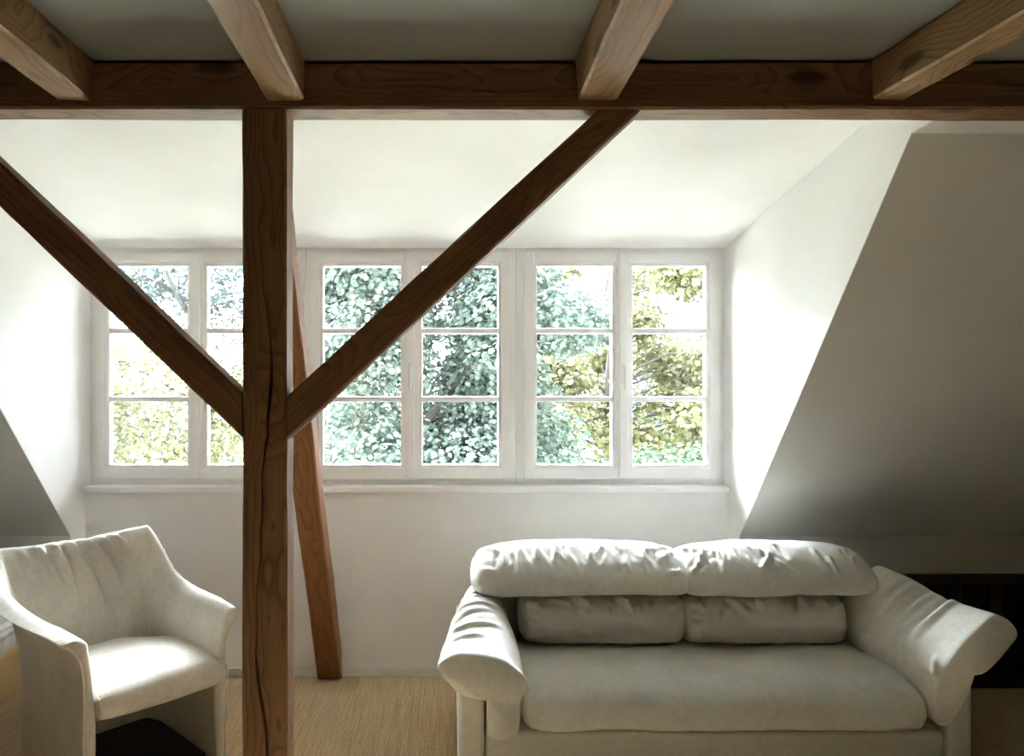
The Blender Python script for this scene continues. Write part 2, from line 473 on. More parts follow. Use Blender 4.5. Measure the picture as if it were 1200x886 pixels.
def window(n, ox0, ox1, s0, s1, cov0, cov1, g, handle, label):
    root = empty('window_%d' % n, ((ox0+ox1)/2, FRAME, SILL)); root['kind'] = 'structure'
    tag(root, label, 'window')
    off = Vector((-(ox0+ox1)/2, -FRAME, -SILL))
    def mk(mb, name, mat, par):
        if par is root:
            mb.v = [tuple(Vector(v)+off) for v in mb.v]
        else:
            mb.v = [tuple(Vector(v)+off) for v in mb.v]
        return mb.build(name, mat, par)
    fr = MB()
    picture_frame(fr, ox0+.0008, ox1-.0008, SILL, HEAD, s0+.012, s1-.012, ZB+.012, ZT-.012, FRAME, FRAME+.075)
    mk(fr, 'window_frame', M['paint'], root)
    cm = (cov0+cov1)/2
    for (a, b, gx0, gx1) in ((s0, cm-.001, g[0], g[1]), (cm+.001, s1, g[2], g[3])):
        sm = MB(); y0, y1 = FRAME-.022, FRAME+.05
        picture_frame(sm, a, b, ZB, ZT, gx0-.011, gx1+.011, GB-.011, GT+.011, y0, y1, .003)
        # stepped glazing bead inside the frame
        picture_frame(sm, gx0-.012, gx1+.012, GB-.012, GT+.012, gx0+.006, gx1-.006, GB+.007, GT-.007, y0+.012, y1-.004, .004)
        so = mk(sm, 'sash', M['paint'], root)
        for (m1, m0) in MUNT:
            mm = MB().box(gx0-.004, gx1+.004, y0+.014, y1-.008, m0, m1, .006)
            mk(mm, 'glazing_bar', M['paint'], so)
        pg = MB().box(gx0-.008, gx1+.008, y0+.034, y0+.038, GB-.008, GT+.008)
        mk(pg, 'glass_pane', M['glass'], so)
    cv = mk(MB().box(cov0, cov1, FRAME-.036, FRAME-.020, ZB+.004, ZT-.004, .004), 'cover_strip', M['paint'], root)
    if handle:
        zc = fz(441)
        h = MB().box(cm-.013, cm+.013, FRAME-.043, FRAME-.035, zc-.035, zc+.075, .004)
        h.tube([(cm, FRAME-.042, zc+.045), (cm, FRAME-.075, zc+.045)], .008, 10)
        h.tube([(cm, FRAME-.075, zc+.053), (cm, FRAME-.077, zc+.0), (cm, FRAME-.075, zc-.072)], [.0085, .0095, .008], 10)
        mk(h, 'window_handle', M['handle'], root)

J = [XL, fx(358), fx(604), XR]
window(1, J[0], J[1], fx(114), fx(350), fx(225), fx(236), (fx(127.5), fx(221.7), fx(242), fx(336)), False,
       'white casement window left of the timber post, yellow bush behind its panes')
window(2, J[1], J[2], fx(364), fx(599), fx(476), fx(486), (fx(377.7), fx(471), fx(493.5), fx(585)), True,
       'white casement window crossed by the right diagonal brace, leafy green tree behind')
window(3, J[2], J[3], fx(614), fx(842), fx(724.5), fx(734.5), (fx(627.7), fx(718.5), fx(739.7), fx(828)), True,
       'white casement window above the sofa beside the right dormer wall')

# ------------------------------------------------------------------ timber frame
def timber(name, p0, p1, w, h, up=(0, 0, 1), mat=None, cracks=(), seed=0, wob=0.004, w1=None, h1=None, clamp=None, step=0.04):
    """hewn beam from p0 to p1; local x runs along it, w across (local y), h along local z.
    cracks: (face 0..3, position across 0..1, start, end, width, depth); faces: 0 = -y, 1 = +z, 2 = +y, 3 = -z"""
    p0, p1 = Vector(p0), Vector(p1); d = p1 - p0; L = d.length; ex = d.normalized()
    ez = Vector(up); ez = (ez - ex*ez.dot(ex)).normalized(); ey = ez.cross(ex)
    w1 = w1 or w; h1 = h1 or h
    ns = max(8, int(L/step)); rng = random.Random(seed)
    be = 0.007
    rings = []
    for i in range(ns+1):
        x = L*i/ns; q = i/ns
        W, H = w + (w1-w)*q, h + (h1-h)*q
        cs = [(-W/2, H/2), (W/2, H/2), (W/2, -H/2), (-W/2, -H/2)]
        # corners in order so that face f runs from corner f-1 to f, seen around the beam
        cor = [(-W/2, -H/2), (-W/2, H/2), (W/2, H/2), (W/2, -H/2)]
        nz = lambda k: float(vnoise(np.array([[x*1.7, k*3.7, seed*1.3]]), 1.0, seed)[0])*wob + float(vnoise(np.array([[x*9, k*5.1, seed*2.1]]), 1.0, seed+3)[0])*wob*.35
        cor = [(c[0] + nz(2*k), c[1] + nz(2*k+1)) for k, c in enumerate(cor)]
        ring = []
        for f in range(4):
            A, B = Vector(cor[f]), Vector(cor[(f+1) % 4]); e = B - A; fl = e.length
            inn = Vector((e.y, -e.x)).normalized()     # towards the inside
            if inn.dot(-(A+B)/2) < 0: inn = -inn
            pts = [(be/fl, 0), (0.33, 0), (0.67, 0), (1-be/fl, 0)]
            if any(cf == f for (cf, *_r) in cracks): pts = [(be/fl, 0), (1-be/fl, 0)]
            for (cf, pos, a, b, cw, cd) in cracks:
                if cf != f: continue
                k = 0.0
                if a < x < b:
                    k = min(1, (x-a)/.15, (b-x)/.15)
                    k *= 0.65 + 0.5*float(vnoise(np.array([[x*7, 1.7, pos*9]]), 1, seed+5)[0])
                    k = max(k, 0.0)
                o = pos + 0.022/fl*2*float(vnoise(np.array([[x*2.6, 9.1, pos*7]]), 1, seed+7)[0]) + 0.0045/fl*float(vnoise(np.array([[x*17, 4.1, pos*7]]), 1, seed+8)[0])
                hw = max(cw*k/fl/2, 1e-4)
                pts += [(o-hw, 0), (o-hw*.35, cd*k), (o+hw*.35, cd*k), (o+hw, 0)]
            pts.sort()
            for (a, dep) in pts:
                c = A + e*a + inn*dep
                ring.append((x, c.x, c.y))
        rings.append(ring)
    n = min(len(r) for r in rings)
    rings = [r[:n] for r in rings]
    vs = [v for r in rings for v in r]
    if clamp is not None:
        mw = Matrix((ex, ey, ez)).transposed()
        inv = mw.inverted(); out = []
        for v in vs:
            g = mw @ Vector(v) + p0
            clamp(g, ex)
            out.append(tuple(inv @ (g - p0)))
        vs = out
    fs = []
    for i in range(ns):
        for j in range(n):
            fs.append((i*n+j, i*n+(j+1) % n, (i+1)*n+(j+1) % n, (i+1)*n+j))
    fs.append(tuple(range(n))[::-1]); fs.append(tuple(range(ns*n, (ns+1)*n)))
    me = pymesh(name, vs, fs)
    import bmesh
    bm = bmesh.new(); bm.from_mesh(me); bmesh.ops.recalc_face_normals(bm, faces=bm.faces[:]); bm.to_mesh(me); bm.free()
    o = link(name, me, mat)
    o.matrix_world = Matrix.Translation(p0) @ Matrix((ex, ey, ez)).transposed().to_4x4()
    o['kind'] = 'thing'
    return o

def slide(g, ex, ax, lim, sign):
    if (g[ax] - lim)*sign > 0:
        g += ex*((lim - g[ax])/ex[ax])
# tie beam (w across = depth in y, h = height)
ym = (BF+BB)/2
o = timber('tie_beam', (SX0, ym, (BZ0+BZ1)/2-.003), (SX1, ym, (BZ0+BZ1)/2-.003), BB-BF, BZ1-BZ0-.008, (0, 0, 1), M['beam'],
           cracks=[(2, .60, 4.75, 6.6, .006, .03), (0, .6, 4.75, 6.6, .006, .03), (0, .35, .6, 2.2, .004, .02), (0, .45, 3.2, 4.6, .004, .02)], seed=4, wob=.0025)
tag(o, 'long dark brown horizontal timber beam resting on the upright post', 'beam')
# post
pxl, pxr = (283.5-VX)*BF/FPX, (336-VX)*BF/FPX
pm = (pxl+pxr)/2
o = timber('timber_post', (pm, ym, 0), (pm, ym, BZ0-.001), BB-BF, pxr-pxl, (1, 0, 0), M['post'],
           cracks=[(0, .47, .25, 1.92, .009, .045), (2, .53, .25, 1.92, .009, .045)], seed=12, wob=.003)
tag(o, 'upright dark brown timber post with a long drying crack down its face', 'post')
# joists
def joist_cut(g, ex):
    g.y = min(g.y, BF-.002); g.z = min(g.z, BZ1-.0005)
def joist(x0, x1, skew, label, seed, cracks=()):
    xm = (x0+x1)/2; z0 = EYE + 337*BF/FPX; h = BZ1 - z0
    L = BF - SY0
    o = timber('ceiling_joist', (xm, BF-.0005, z0+h/2), (xm+skew*L, BF-.0005-L, z0+h/2), x1-x0, h-.002, (0, 0, 1), M['joist'], cracks, seed, .0045, clamp=joist_cut)
    return tag(o, label, 'joist', 'ceiling joists running over the room')
q = lambda px: (px-VX)*BF/FPX
joist(q(65.2), q(108.4), 0.0, 'timber ceiling joist with a split along its side, leftmost of the four', 21, [(0, .55, .1, 2.2, .006, .03)])
joist(q(313), q(356.3), 0.0, 'knotty pale ceiling joist meeting the beam directly above the post', 22)
joist(q(676), q(723), 0.0, 'crooked pale ceiling joist meeting the beam above the right brace', 23)
joist(q(1021.4), q(1061.5), 0.095, 'skewed ceiling joist above the right roof slope, rightmost of the four', 24, [(3, .6, .1, 1.6, .004, .012)])
# braces in the plane of post and beam
yb = BF + .047
def brace(a_up, a_lo, b_up, b_lo, label, seed):
    A = (P(*a_up, BF) + P(*a_lo, BF))/2; B = (P(*b_up, BF) + P(*b_lo, BF))/2
    A.y = B.y = yb
    right = B.x > A.x
    def cut(g, ex):
        slide(g, ex, 2, BZ0-.001, 1)
        slide(g, ex, 0, pxr+.001 if right else pxl-.001, -1 if right else 1)
    d = (B-A).normalized(); A = A - d*.06; B = B + d*.1; nrm = Vector((-d.z, 0, d.x))
    w = abs((P(*a_up, BF) - P(*a_lo, BF)).dot(nrm))
    o = timber('diagonal_brace', A, B, .088, w, nrm if nrm.z > 0 else -nrm, M['post'], (), seed, .003, clamp=cut)
    return tag(o, label, 'brace', 'diagonal braces of the post')
brace((337, 464.5), (337, 514), (739, 98), (739, 134), 'dark diagonal timber brace rising right from post to beam in front of the middle window', 31)
brace((284, 460.5), (284, 513.5), (-70, 126), (-70, 175), 'dark diagonal timber brace rising left from the post, crossing the left window', 32)
# raking strut behind the post
def strut_cut(g, ex):
    slide(g, ex, 2, .001, -1); slide(g, ex, 2, BZ0-.001, 1)
    g.y = min(g.y, WALL-.0005)
    if g.z > 1.6: g.y = max(g.y, BB+.004)
o = timber('raking_strut', (-.633, 4.213+.075+.05, -.065), (-.566, 2.425+.045-.05, 2.352+.065), .122, .118, (0, .8, .6), M['strut'],
           [(3, .4, .5, 1.6, .003, .01)], 41, .004, w1=.098, h1=.10, clamp=strut_cut)
tag(o, 'slanting red-brown timber strut footed at the window wall behind the post', 'strut')

# ------------------------------------------------------------------ recess front under the right slope
rs = empty('slatted_recess_front', (2.4, KNEE_Y, 0)); tag(rs, 'dark slatted wooden front of the low recess behind the sofa', 'slatted front')
ox, oy = 2.4, KNEE_Y
MB().box(RECX0+.003-ox, SX1-.003-ox, -.02, .03, .535, .585, .004).build('top_rail', M['darkwood'], rs)
MB().box(RECX0+.003-ox, SX1-.003-ox, -.01, .03, .002, .06, .004).build('bottom_rail', M['darkwood'], rs)
MB().box(RECX0+.003-ox, SX1-.003-ox, .031, .045, .004, .585).build('shade_sheet', M['void'], rs)  # black sheet put in for the shade between the slats
x = 1.75
while x < SX1 - .08:
    MB().box(x-ox, x+.06-ox, -.008, .025, .06, .535, .004).build('slat', M['darkwood'], rs)
    x += .2065

# ------------------------------------------------------------------ sofa
sofa = empty('sofa', (.99, 3.40, 0)); tag(sofa, 'cream upholstered two-seat sofa with loose slouching cushions below the windows', 'sofa')
SO = np.array([.99, 3.40, 0.0])
rng = random.Random(5)
def ring_xz(pts, y, lean=None):
    return [(x-SO[0], y-SO[1] + (0 if lean is None else lean(x, z)), z) for (x, z) in pts]
def ring_yz(pts, x):
    return [(x-SO[0], y-SO[1], z) for (y, z) in pts]
def scale2(pts, c, s, sz=None):
    sz = s if sz is None else sz
    return [(c[0]+(a-c[0])*s, c[1]+(b-c[1])*sz) for a, b in pts]

def smooth_box(name, x0, x1, y0, y1, z0, z1, bev, mat, parent, off, nscale=14, amp=.0015):
    o = MB().box(x0-off[0], x1-off[0], y0-off[1], y1-off[1], z0-off[2], z1-off[2], bev).build(name, mat, parent)
    for p in o.data.polygons: p.use_smooth = True
    md = o.modifiers.new('w', 'WEIGHTED_NORMAL'); md.keep_sharp = True
    return o
smooth_box('base', .139, 1.853, 2.965, 3.86, .03, .262, .018, M['sofa'], sofa, SO)
smooth_box('side_panel', .038, .137, 2.95, 3.86, .005, .50, .022, M['sofa'], sofa, SO)
smooth_box('side_panel', 1.856, 1.948, 2.95, 3.86, .005, .50, .022, M['sofa'], sofa, SO)
smooth_box('back_frame', .140, 1.852, 3.56, 3.86, .263, .69, .04, M['sofa'], sofa, SO)

# seat cushion
seat = [(2.985, .262), (2.932, .285), (2.918, .340), (2.938, .388), (3.0, .420), (3.14, .440), (3.32, .443), (3.50, .436), (3.545, .36), (3.50, .275), (3.3, .264), (3.1, .264)]
c = (3.25, .345)
xs = [.285, .30, .36, .7, 1.05, 1.4, 1.71, 1.762, 1.775]
sc = [(.86, .62), (.95, .84), (1, .97), (1, 1.02), (1, 1.0), (1, 1.02), (1, .98), (.96, .86), (.88, .66)]
st = [ring_yz([(max(y, 2.915), max(z, .2625)) for y, z in scale2(seat, c, s, sz)], x) for x, (s, sz) in zip(xs, sc)]
def puckers(n, tr, k0, k1, dk, w, a, rng, slant=.02):
    out = []
    for _ in range(n):
        t = rng.uniform(*tr); k = rng.uniform(k0, k1)
        out.append((t, k, t + rng.uniform(-slant, slant), k + dk*rng.uniform(.5, 1.1), w*rng.uniform(.7, 1.3), a*rng.uniform(.5, 1.2)*rng.choice((1, 1, -1))))
    return out
fo = puckers(9, (.05, .95), 2.6, 3.4, 1.3, .016, .0035, rng, .03) + [(.97, 3.2, .90, 4.6, .02, -.006), (.03, 3.2, .10, 4.8, .02, -.006), (.96, 1.5, .88, 2.6, .018, .005)]
loft('seat_cushion', st, np.linspace(0, 1, len(xs)) if False else [(x-xs[0])/(xs[-1]-xs[0]) for x in xs], M['sofa'], sofa, 170, 120, (.012, .012), 6, fo, [(5, .007, 3), (16, .002, 4)])

# back cushions (lower row)
def lower_cushion(x0, x1, seed, dz=0.0, extra=()):
    rg = random.Random(seed)
    sec = [(3.42, .452), (3.365, .470), (3.335, .535), (3.345, .600), (3.39, .640), (3.47, .648), (3.55, .62), (3.57, .54), (3.555, .46)]
    c = (3.45, .545)
    w = x1-x0
    xs = [x0, x0+.012, x0+.05, x0+w*.3, x0+w*.55, x0+w*.8, x1-.05, x1-.012, x1]
    ss = [(.62, .80), (.80, .90), (.95, .98), (1, 1), (1.02, 1.03+dz), (1, 1), (.95, .97), (.82, .90), (.66, .82)]
    st = [ring_yz([(y, max(z, .449)) for y, z in scale2(sec, c, s, sz)], x) for x, (s, sz) in zip(xs, ss)]
    fo = puckers(12, (.06, .94), 4.5, 3.8, -1.5, .010, .011, rg, .07)
    fo += [(.02, 1.2, .14, 1.6, .012, .010), (.02, 2.6, .12, 2.4, .012, -.008), (.03, 3.8, .16, 3.0, .013, .010), (.98, 3.9, .88, 3.1, .013, .009), (.98, 1.1, .88, 1.5, .012, .008), (.0, .9, .10, .9, .012, -.008)]
    fo += list(extra)
    return loft('back_cushion', st, [(x-x0)/w for x in xs], M['sofa'], sofa, 130, 90, (.016, .016), 6, fo, [(6, .008, seed), (22, .0022, seed+1)])
lower_cushion(.318, 1.003, 7, 0, [(.28, 4.5, .46, 3.0, .014, .020), (.55, 4.6, .70, 3.0, .014, .020), (.16, 4.2, .36, 3.4, .012, .016)])
lower_cushion(1.009, 1.690, 8, .06, [(.24, 4.5, .40, 2.6, .013, .022), (.30, 4.4, .47, 3.3, .012, .018), (.62, 4.6, .76, 3.5, .014, .016)])

# headrests (upper row)
def headrest(x0, x1, seed, ends, extra=(), sag=0.0):
    rg = random.Random(seed)
    sec = [(3.43, .655), (3.352, .662), (3.322, .705), (3.345, .757), (3.42, .815), (3.53, .852), (3.64, .838), (3.70, .775), (3.69, .70), (3.60, .66)]
    c = (3.47, .725); w = x1-x0
    xs = [x0, x0+.015, x0+.055, x0+.14, x0+w*.35, x0+w*.62, x1-.14, x1-.055, x1-.015, x1]
    e0, e1 = ends
    ss = [(e0*.80, e0*.52), (e0*.93, e0*.70), (.95, .86), (1, .97), (1.02, 1.0), (1.02, 1.0), (1, .98), (.96, .88), (e1*.94, e1*.74), (e1*.82, e1*.58)]
    st = []
    for k, (x, (s, sz)) in enumerate(zip(xs, ss)):
        tq = (x-x0)/w
        pts = scale2(sec, c, s, sz)
        pts = [(y, z + sag*(4*tq*(1-tq)-.5)*(1 if z < .70 else .2)) for y, z in pts]
        st.append(ring_yz(pts, x))
    fo = puckers(26, (.08, .92), 4.9, 4.2, -1.4, .010, .0085, rg, .035)
    fo += puckers(7, (.1, .9), 3.4, 3.0, .9, .010, .005, rg, .05)
    fo += [(.03, 5.2, .15, 4.2, .016, .010), (.03, 3.4, .13, 3.0, .015, .010), (.97, 4.6, .84, 3.6, .013, .008), (.96, 4.9, .80, 4.4, .012, .007), (.97, 3.3, .88, 3.0, .013, .009), (.95, 5.6, .86, 4.9, .013, -.005)]
    fo += list(extra)
    return loft('headrest', st, [(x-x0)/w for x in xs], M['sofa'], sofa, 170, 110, (.02, .02), 6, fo, [(5, .010, seed), (19, .0025, seed+1)])
headrest(.118, 1.010, 13, (1.0, 1.08), [(.22, 4.8, .29, 2.9, .012, .012), (.30, 4.9, .37, 2.9, .012, .010), (.44, 4.6, .49, 2.9, .012, .009)])
headrest(1.000, 1.815, 14, (1.0, .95), [(.04, 3.2, .17, 4.8, .012, .009), (.03, 3.5, .12, 5.0, .012, .008), (.05, 3.0, .21, 4.4, .012, -.007), (.38, 3.1, .52, 4.6, .012, .012), (.40, 4.7, .58, 2.8, .013, .012), (.48, 3.6, .60, 2.9, .011, .010)], sag=.012)

# arm cushions: a fat roll draped over the panel with a flap hanging inside
def arm_cushion(stns, seed, folds, puff=(.02, .03), sharp=None, zf=.4):
    # stns: list of (y, ring) from front to back, each with 9 points
    def tuck(y):
        amt = .040*max(0.0, 1 - (y - stns[0][0])/.15)
        return lambda x, z: amt*min(1.0, max(0.0, (zf + .02 - z)/.04))
    st = [ring_xz(r, y, tuck(y)) for y, r in stns]
    ys = [s[0] for s in stns]; pos = [(y-ys[0])/(ys[-1]-ys[0]) for y in ys]
    return loft('arm_cushion', st, pos, M['sofa'], sofa, 120, 150, puff, 8, folds, [(6, .009, seed), (20, .0022, seed+1)], crease=True, sharp=sharp)
LF = [(-.046, .528), (.045, .580), (.195, .563), (.279, .475), (.268, .372), (.250, .262), (.150, .262), (.139, .392), (.045, .430)]
LM = [(.008, .575), (.080, .652), (.205, .628), (.272, .520), (.281, .400), (.255, .300), (.152, .300), (.137, .505), (.065, .500)]
LB = [(.068, .610), (.122, .680), (.195, .655), (.252, .570), (.272, .460), (.252, .350), (.152, .350), (.137, .520), (.085, .545)]
def lerp(a, b, q): return [(x0+(x1-x0)*q, z0+(z1-z0)*q) for (x0, z0), (x1, z1) in zip(a, b)]
def cen(r, s): 
    cx = sum(p[0] for p in r)/len(r); cz = sum(p[1] for p in r)/len(r)
    return [(cx+(x-cx)*s, cz+(z-cz)*s) for x, z in r]
arm_cushion([(2.875, cen(LF, .93)), (2.892, LF), (2.96, lerp(LF, LM, .18)), (3.20, LM), (3.44, lerp(LM, LB, .85)), (3.53, LB), (3.56, cen(LB, .9))], 61,
            [(.30, .4, .36, 2.2, .014, .010), (.40, .3, .46, 2.0, .014, -.009), (.52, .3, .55, 2.4, .014, .010), (.62, .4, .68, 1.9, .013, -.009), (.70, .2, .74, 1.9, .013, .009), (.20, .5, .24, 1.8, .015, .007),
             (.03, 7.2, .10, 6.2, .014, -.012), (.03, 3.6, .03, 2.4, .016, .014), (.05, 3.9, .12, 3.0, .014, -.012), (.82, .4, .86, 1.8, .013, .008)], (.045, .02), [(0, -.2, 1.25)], .405)
RF = [(2.066, .647), (1.985, .720), (1.885, .648), (1.806, .548), (1.792, .435), (1.790, .318), (1.848, .318), (1.856, .482), (1.962, .520)]
RM = [(2.020, .640), (1.952, .712), (1.850, .662), (1.765, .575), (1.738, .470), (1.785, .360), (1.845, .360), (1.856, .505), (1.945, .540)]
RB = [(1.955, .700), (1.882, .772), (1.792, .715), (1.728, .620), (1.710, .500), (1.780, .400), (1.840, .400), (1.852, .515), (1.915, .585)]
arm_cushion([(2.878, cen(RF, .94)), (2.895, RF), (2.98, lerp(RF, RM, .25)), (3.20, RM), (3.36, lerp(RM, RB, .75)), (3.46, RB), (3.49, cen(RB, .9))], 67,
            [(.42, .8, .36, 3.0, .016, -.014), (.50, .8, .46, 2.9, .014, .011), (.56, .9, .52, 2.8, .013, -.011), (.62, .9, .60, 3.0, .014, .012), (.68, .9, .66, 2.6, .013, -.011), (.36, .8, .30, 3.2, .018, .013),
             (.04, 3.6, .14, 2.9, .016, .012), (.05, 4.1, .16, 3.5, .013, -.012), (.03, 7.3, .12, 6.4, .013, -.010), (.30, 3.8, .40, 2.9, .016, .008), (.75, 3.9, .60, 3.3, .016, -.009)], (.040, .02), [(0, -.2, 1.15)], .465)

# ------------------------------------------------------------------ armchair
chair = empty('armchair', (-1.122, 3.123, 0), math.radians(50))
tag(chair, 'cream upholstered tub armchair with flared arms beside the post', 'armchair')
# plan of the inner face, from the front of one arm round the back to the other
# base x, base y, rim x, rim y, rim height: from the front of an arm to the middle of the back
half = [(.226, -.03, .276, -.03, .630), (.233, .05, .283, .05, .640), (.246, .16, .298, .16, .640), (.262, .29, .316, .295, .641), (.272, .40, .334, .41, .650),
        (.281, .475, .346, .52, .680), (.272, .53, .350, .60, .740), (.262, .560, .343, .66, .820), (.252, .572, .336, .698, .874), (.232, .578, .306, .704, .874),
        (.17, .58, .21, .70, .868), (.085, .58, .10, .70, .860), (0, .58, 0, .70, .857)]
slump = [.018, .024, .036, .054, .076, .078, .055, .022, -.006, -.008, -.006, 0, 0]       # the nearer arm hangs a little higher
splay = [.040, .046, .050, .050, .044, .030, .012, .0, 0, 0, 0, 0, 0]
inset = [.062, .056, .044, .028, .014, .004, 0, 0, 0, 0, 0, 0, 0]
path = [(-a-q_, b, -c-w_, d, h + k) for (a, b, c, d, h), k, w_, q_ in zip(half, slump, splay, inset)] + half[-2::-1]
path = np.array(path)
ni = 260
seg = np.linalg.norm(np.diff(path[:, 2:5], axis=0), axis=1); cum = np.concatenate([[0], np.cumsum(seg)]); cum /= cum[-1]
pu = catmull(path, np.minimum(np.interp(np.linspace(0, 1, ni), cum, np.arange(len(path))), len(path)-1-1e-6), False)
tan = np.gradient(pu[:, :2], axis=0); tan /= np.linalg.norm(tan, axis=1, keepdims=True)
outn = np.stack([-tan[:, 1], tan[:, 0]], 1)
mid = pu[:, :2].mean(0)
if ((pu[:, :2]-mid)*outn).sum() < 0: outn = -outn
nj = 90
V = np.zeros((ni, nj, 3)); lipline = []
for i in range(ni):
    x, y, rx, ry, h = pu[i]; n_ = outn[i]
    e = .42 + .58*min(1.0, max(0.0, (abs(i/(ni-1)-.5)-.17)/.14))      # the rolled lip thins out over the back
    b = h - .40
    tk = .028 + .008*e
    dr = 1.0
    if i < ni*.5:
        dr = 1 - .6*min(1, (.5-i/ni)/.16)
        e = e*(1 + .55*min(1, (.5-i/ni)/.2))      # the nearer arm rolls over more
    # (share of the flare, offset along the normal, height)
    prof = [(0, 0, .004), (0, -.002, .15), (0, -.004, .30), (0, 0, .40), (.22, 0, .40+b*.40), (.62, 0, .40+b*.74), (.90, 0, h-.022),
            (1, .020*e+.006, h), (1, .046*e+tk*.5*max(0, 1-e)+.010, h-(.010+.012*min(e, 1))*dr), (1, .060*e+max(0, tk*(1-e)), h-.042*dr), (.86, .040*e+max(0, tk*(1-e)), h-.020-.042*dr), (.46, tk, .40+b*.60),
            (.10, tk, .40+b*.18), (0, tk, .30), (0, tk, .15), (0, tk, .004)]
    uu = np.linspace(0, len(prof)-1-1e-6, nj)
    pr = catmull(np.array(prof), uu, False)
    V[i, :, 0] = x + (rx-x)*pr[:, 0] + n_[0]*pr[:, 1]; V[i, :, 1] = y + (ry-y)*pr[:, 0] + n_[1]*pr[:, 1]; V[i, :, 2] = np.maximum(pr[:, 2], .004)
    lp = catmull(np.array(prof), np.array([10.0-.35]), False)[0]
    lipline.append(Vector((x + (rx-x)*lp[0] + n_[0]*(lp[1]+.003), y + (ry-y)*lp[0] + n_[1]*(lp[1]+.003), lp[2])))
N = grid_normals(V, False)
if (N[ni//2, 10] @ np.array([0, -1, 0])) < 0: N = -N
rgc = random.Random(3)
look = lambda t, k: (int(round(np.clip(t, 0, 1)*(ni-1))), int(round(np.clip(k, 0, 15)/15*(nj-1))))
cf = []
# long soft folds fanning over the inside of the back
for (t0, k0, t1, k1, w, a) in [(.375, 6.2, .42, 3.6, .014, .012), (0.405, 6.3, 0.455, 3.9, 0.01495, 0.0232), (0.435, 6.3, 0.475, 3.8, 0.0161, 0.0348), (0.46, 6.35, 0.535, 3.5, 0.01495, 0.0435), (0.495, 6.35, 0.575, 3.9, 0.01495, 0.0464),
                               (0.53, 6.35, 0.595, 4.2, 0.0138, 0.0406), (0.555, 6.3, 0.612, 4.6, 0.01265, 0.0319), (.42, 3.2, .50, 4.6, .022, -.012), (.57, 3.2, .54, 4.6, .024, -.012), (.35, 6.0, .39, 4.2, .015, .010)]:
    cf.append((t0, k0, t1, k1, w, a))
# gathered puckers over the rolled arms
for sgn in (0, 1):
    for k in range(26):
        t = .045 + .27*k/26 + rgc.uniform(-.004, .004)
        if sgn: t = 1-t
        cf.append((t, 9.2, t + rgc.uniform(-.006, .006), 9.2-rgc.uniform(1.8, 3.4), .0065, rgc.uniform(.0018, .0042)))
    for k in range(7):
        t = .008 + .045*k/7
        if sgn: t = 1-t
        cf.append((t, 9.6, t, 7.2, .0045, .0032))
V = apply_folds(V, N, cf, look, [(4, .006, 3), (15, .0016, 4)])
V[:, :, 2] = np.maximum(V[:, :, 2], .004)
vs = V.reshape(-1, 3).tolist(); fs = []
for i in range(ni-1):
    for j in range(nj):
        j2 = (j+1) % nj
        fs.append((i*nj+j, i*nj+j2, (i+1)*nj+j2, (i+1)*nj+j))
# softly rounded front edges: two extra shrinking rings at each end
def endcap(i, dirv):
    base = V[i]
    half_n = nj//2
    ringid = list(range(i*nj, (i+1)*nj))
    for s, push in ((.75, .008), (.35, .013)):
        ids = []
        for j in range(nj):
            jo = nj-1-j
            m = (base[j]+base[jo])/2
            p = m + (base[j]-m)*s + np.array([dirv[0], dirv[1], 0])*push
            ids.append(len(vs)); vs.append(p.tolist())
        for j in range(nj):
            j2 = (j+1) % nj
            fs.append((ringid[j], ringid[j2], ids[j2], ids[j]))
        ringid = ids
    for j in range(half_n-1):
        fs.append((ringid[j], ringid[j+1], ringid[nj-2-j], ringid[nj-1-j]))
endcap(0, -tan[0]); endcap(ni-1, tan[-1])
me = pymesh('shell', vs, fs)
import bmesh
bm = bmesh.new(); bm.from_mesh(me); bmesh.ops.recalc_face_normals(bm, faces=bm.faces[:]); bm.to_mesh(me); bm.free()
link('shell', me, M['chair'], chair, True)
# piping along the lip and down both front edges
def front_pipe(i):
    lo = int(9.7/15*(nj-1))
    return [Vector((V[i, j][0], V[i, j][1]-.008, max(V[i, j][2], .006))) for j in range(nj-1, lo, -1)]
MB().tube(front_pipe(0) + lipline[3:-3:2] + front_pipe(ni-1)[::-1], .0042, 8).build('piping', M['piping'], chair, True)
# seams where the back panel meets the arms
for tt in (.335, .665):
    i = int(tt*(ni-1))
    pts = [Vector(V[i, j]) + Vector(N[i, j])*.0005 for j in range(int(3.0/15*(nj-1)), int(7.6/15*(nj-1)))]
    MB().tube(pts, .0028, 6).build('seam', M['piping'], chair, True)
# seat
sec = [(.0, .318), (-.045, .330), (-.062, .372), (-.045, .415), (.02, .440), (.16, .450), (.34, .446), (.50, .436), (.53, .39), (.50, .33), (.34, .312), (.15, .312)]
c = (.22, .38)
xs = [-.276, -.268, -.23, -.1, .0, .1, .222, .256, .264]
ss = [(.95, .72), (.985, .88), (1, .97), (1, 1.04), (1, 1.06), (1, 1.04), (1, .97), (.985, .88), (.95, .72)]
st = []
for x, (s, sz) in zip(xs, ss):
    lim = .53 - 0.35*max(0, abs(x)-.16)*2.2
    if x > .2: lim = min(lim, .36)
    st.append([(x, min(y, lim), z) for y, z in scale2(sec, c, s, sz)])
loft('seat', st, [(x+.276)/.540 for x in xs], M['chair'], chair, 90, 100, (.006, .006), 5, [(.1, 3.5, .3, 4.6, .02, .003)], [(6, .004, 9), (18, .0012, 2)])
def seat_pipe(xx):
    pts = [(xx, c[0]+(y-c[0])*.985, c[1]+(z-c[1])*.86) for y, z in sec[:7]]
    pp = catmull(np.array(pts), np.linspace(0, 6-1e-6, 40), False)
    return [Vector(p) for p in pp]
MB().tube(seat_pipe(-.273), .0038, 6).build('seat_piping', M['piping'], chair, True)
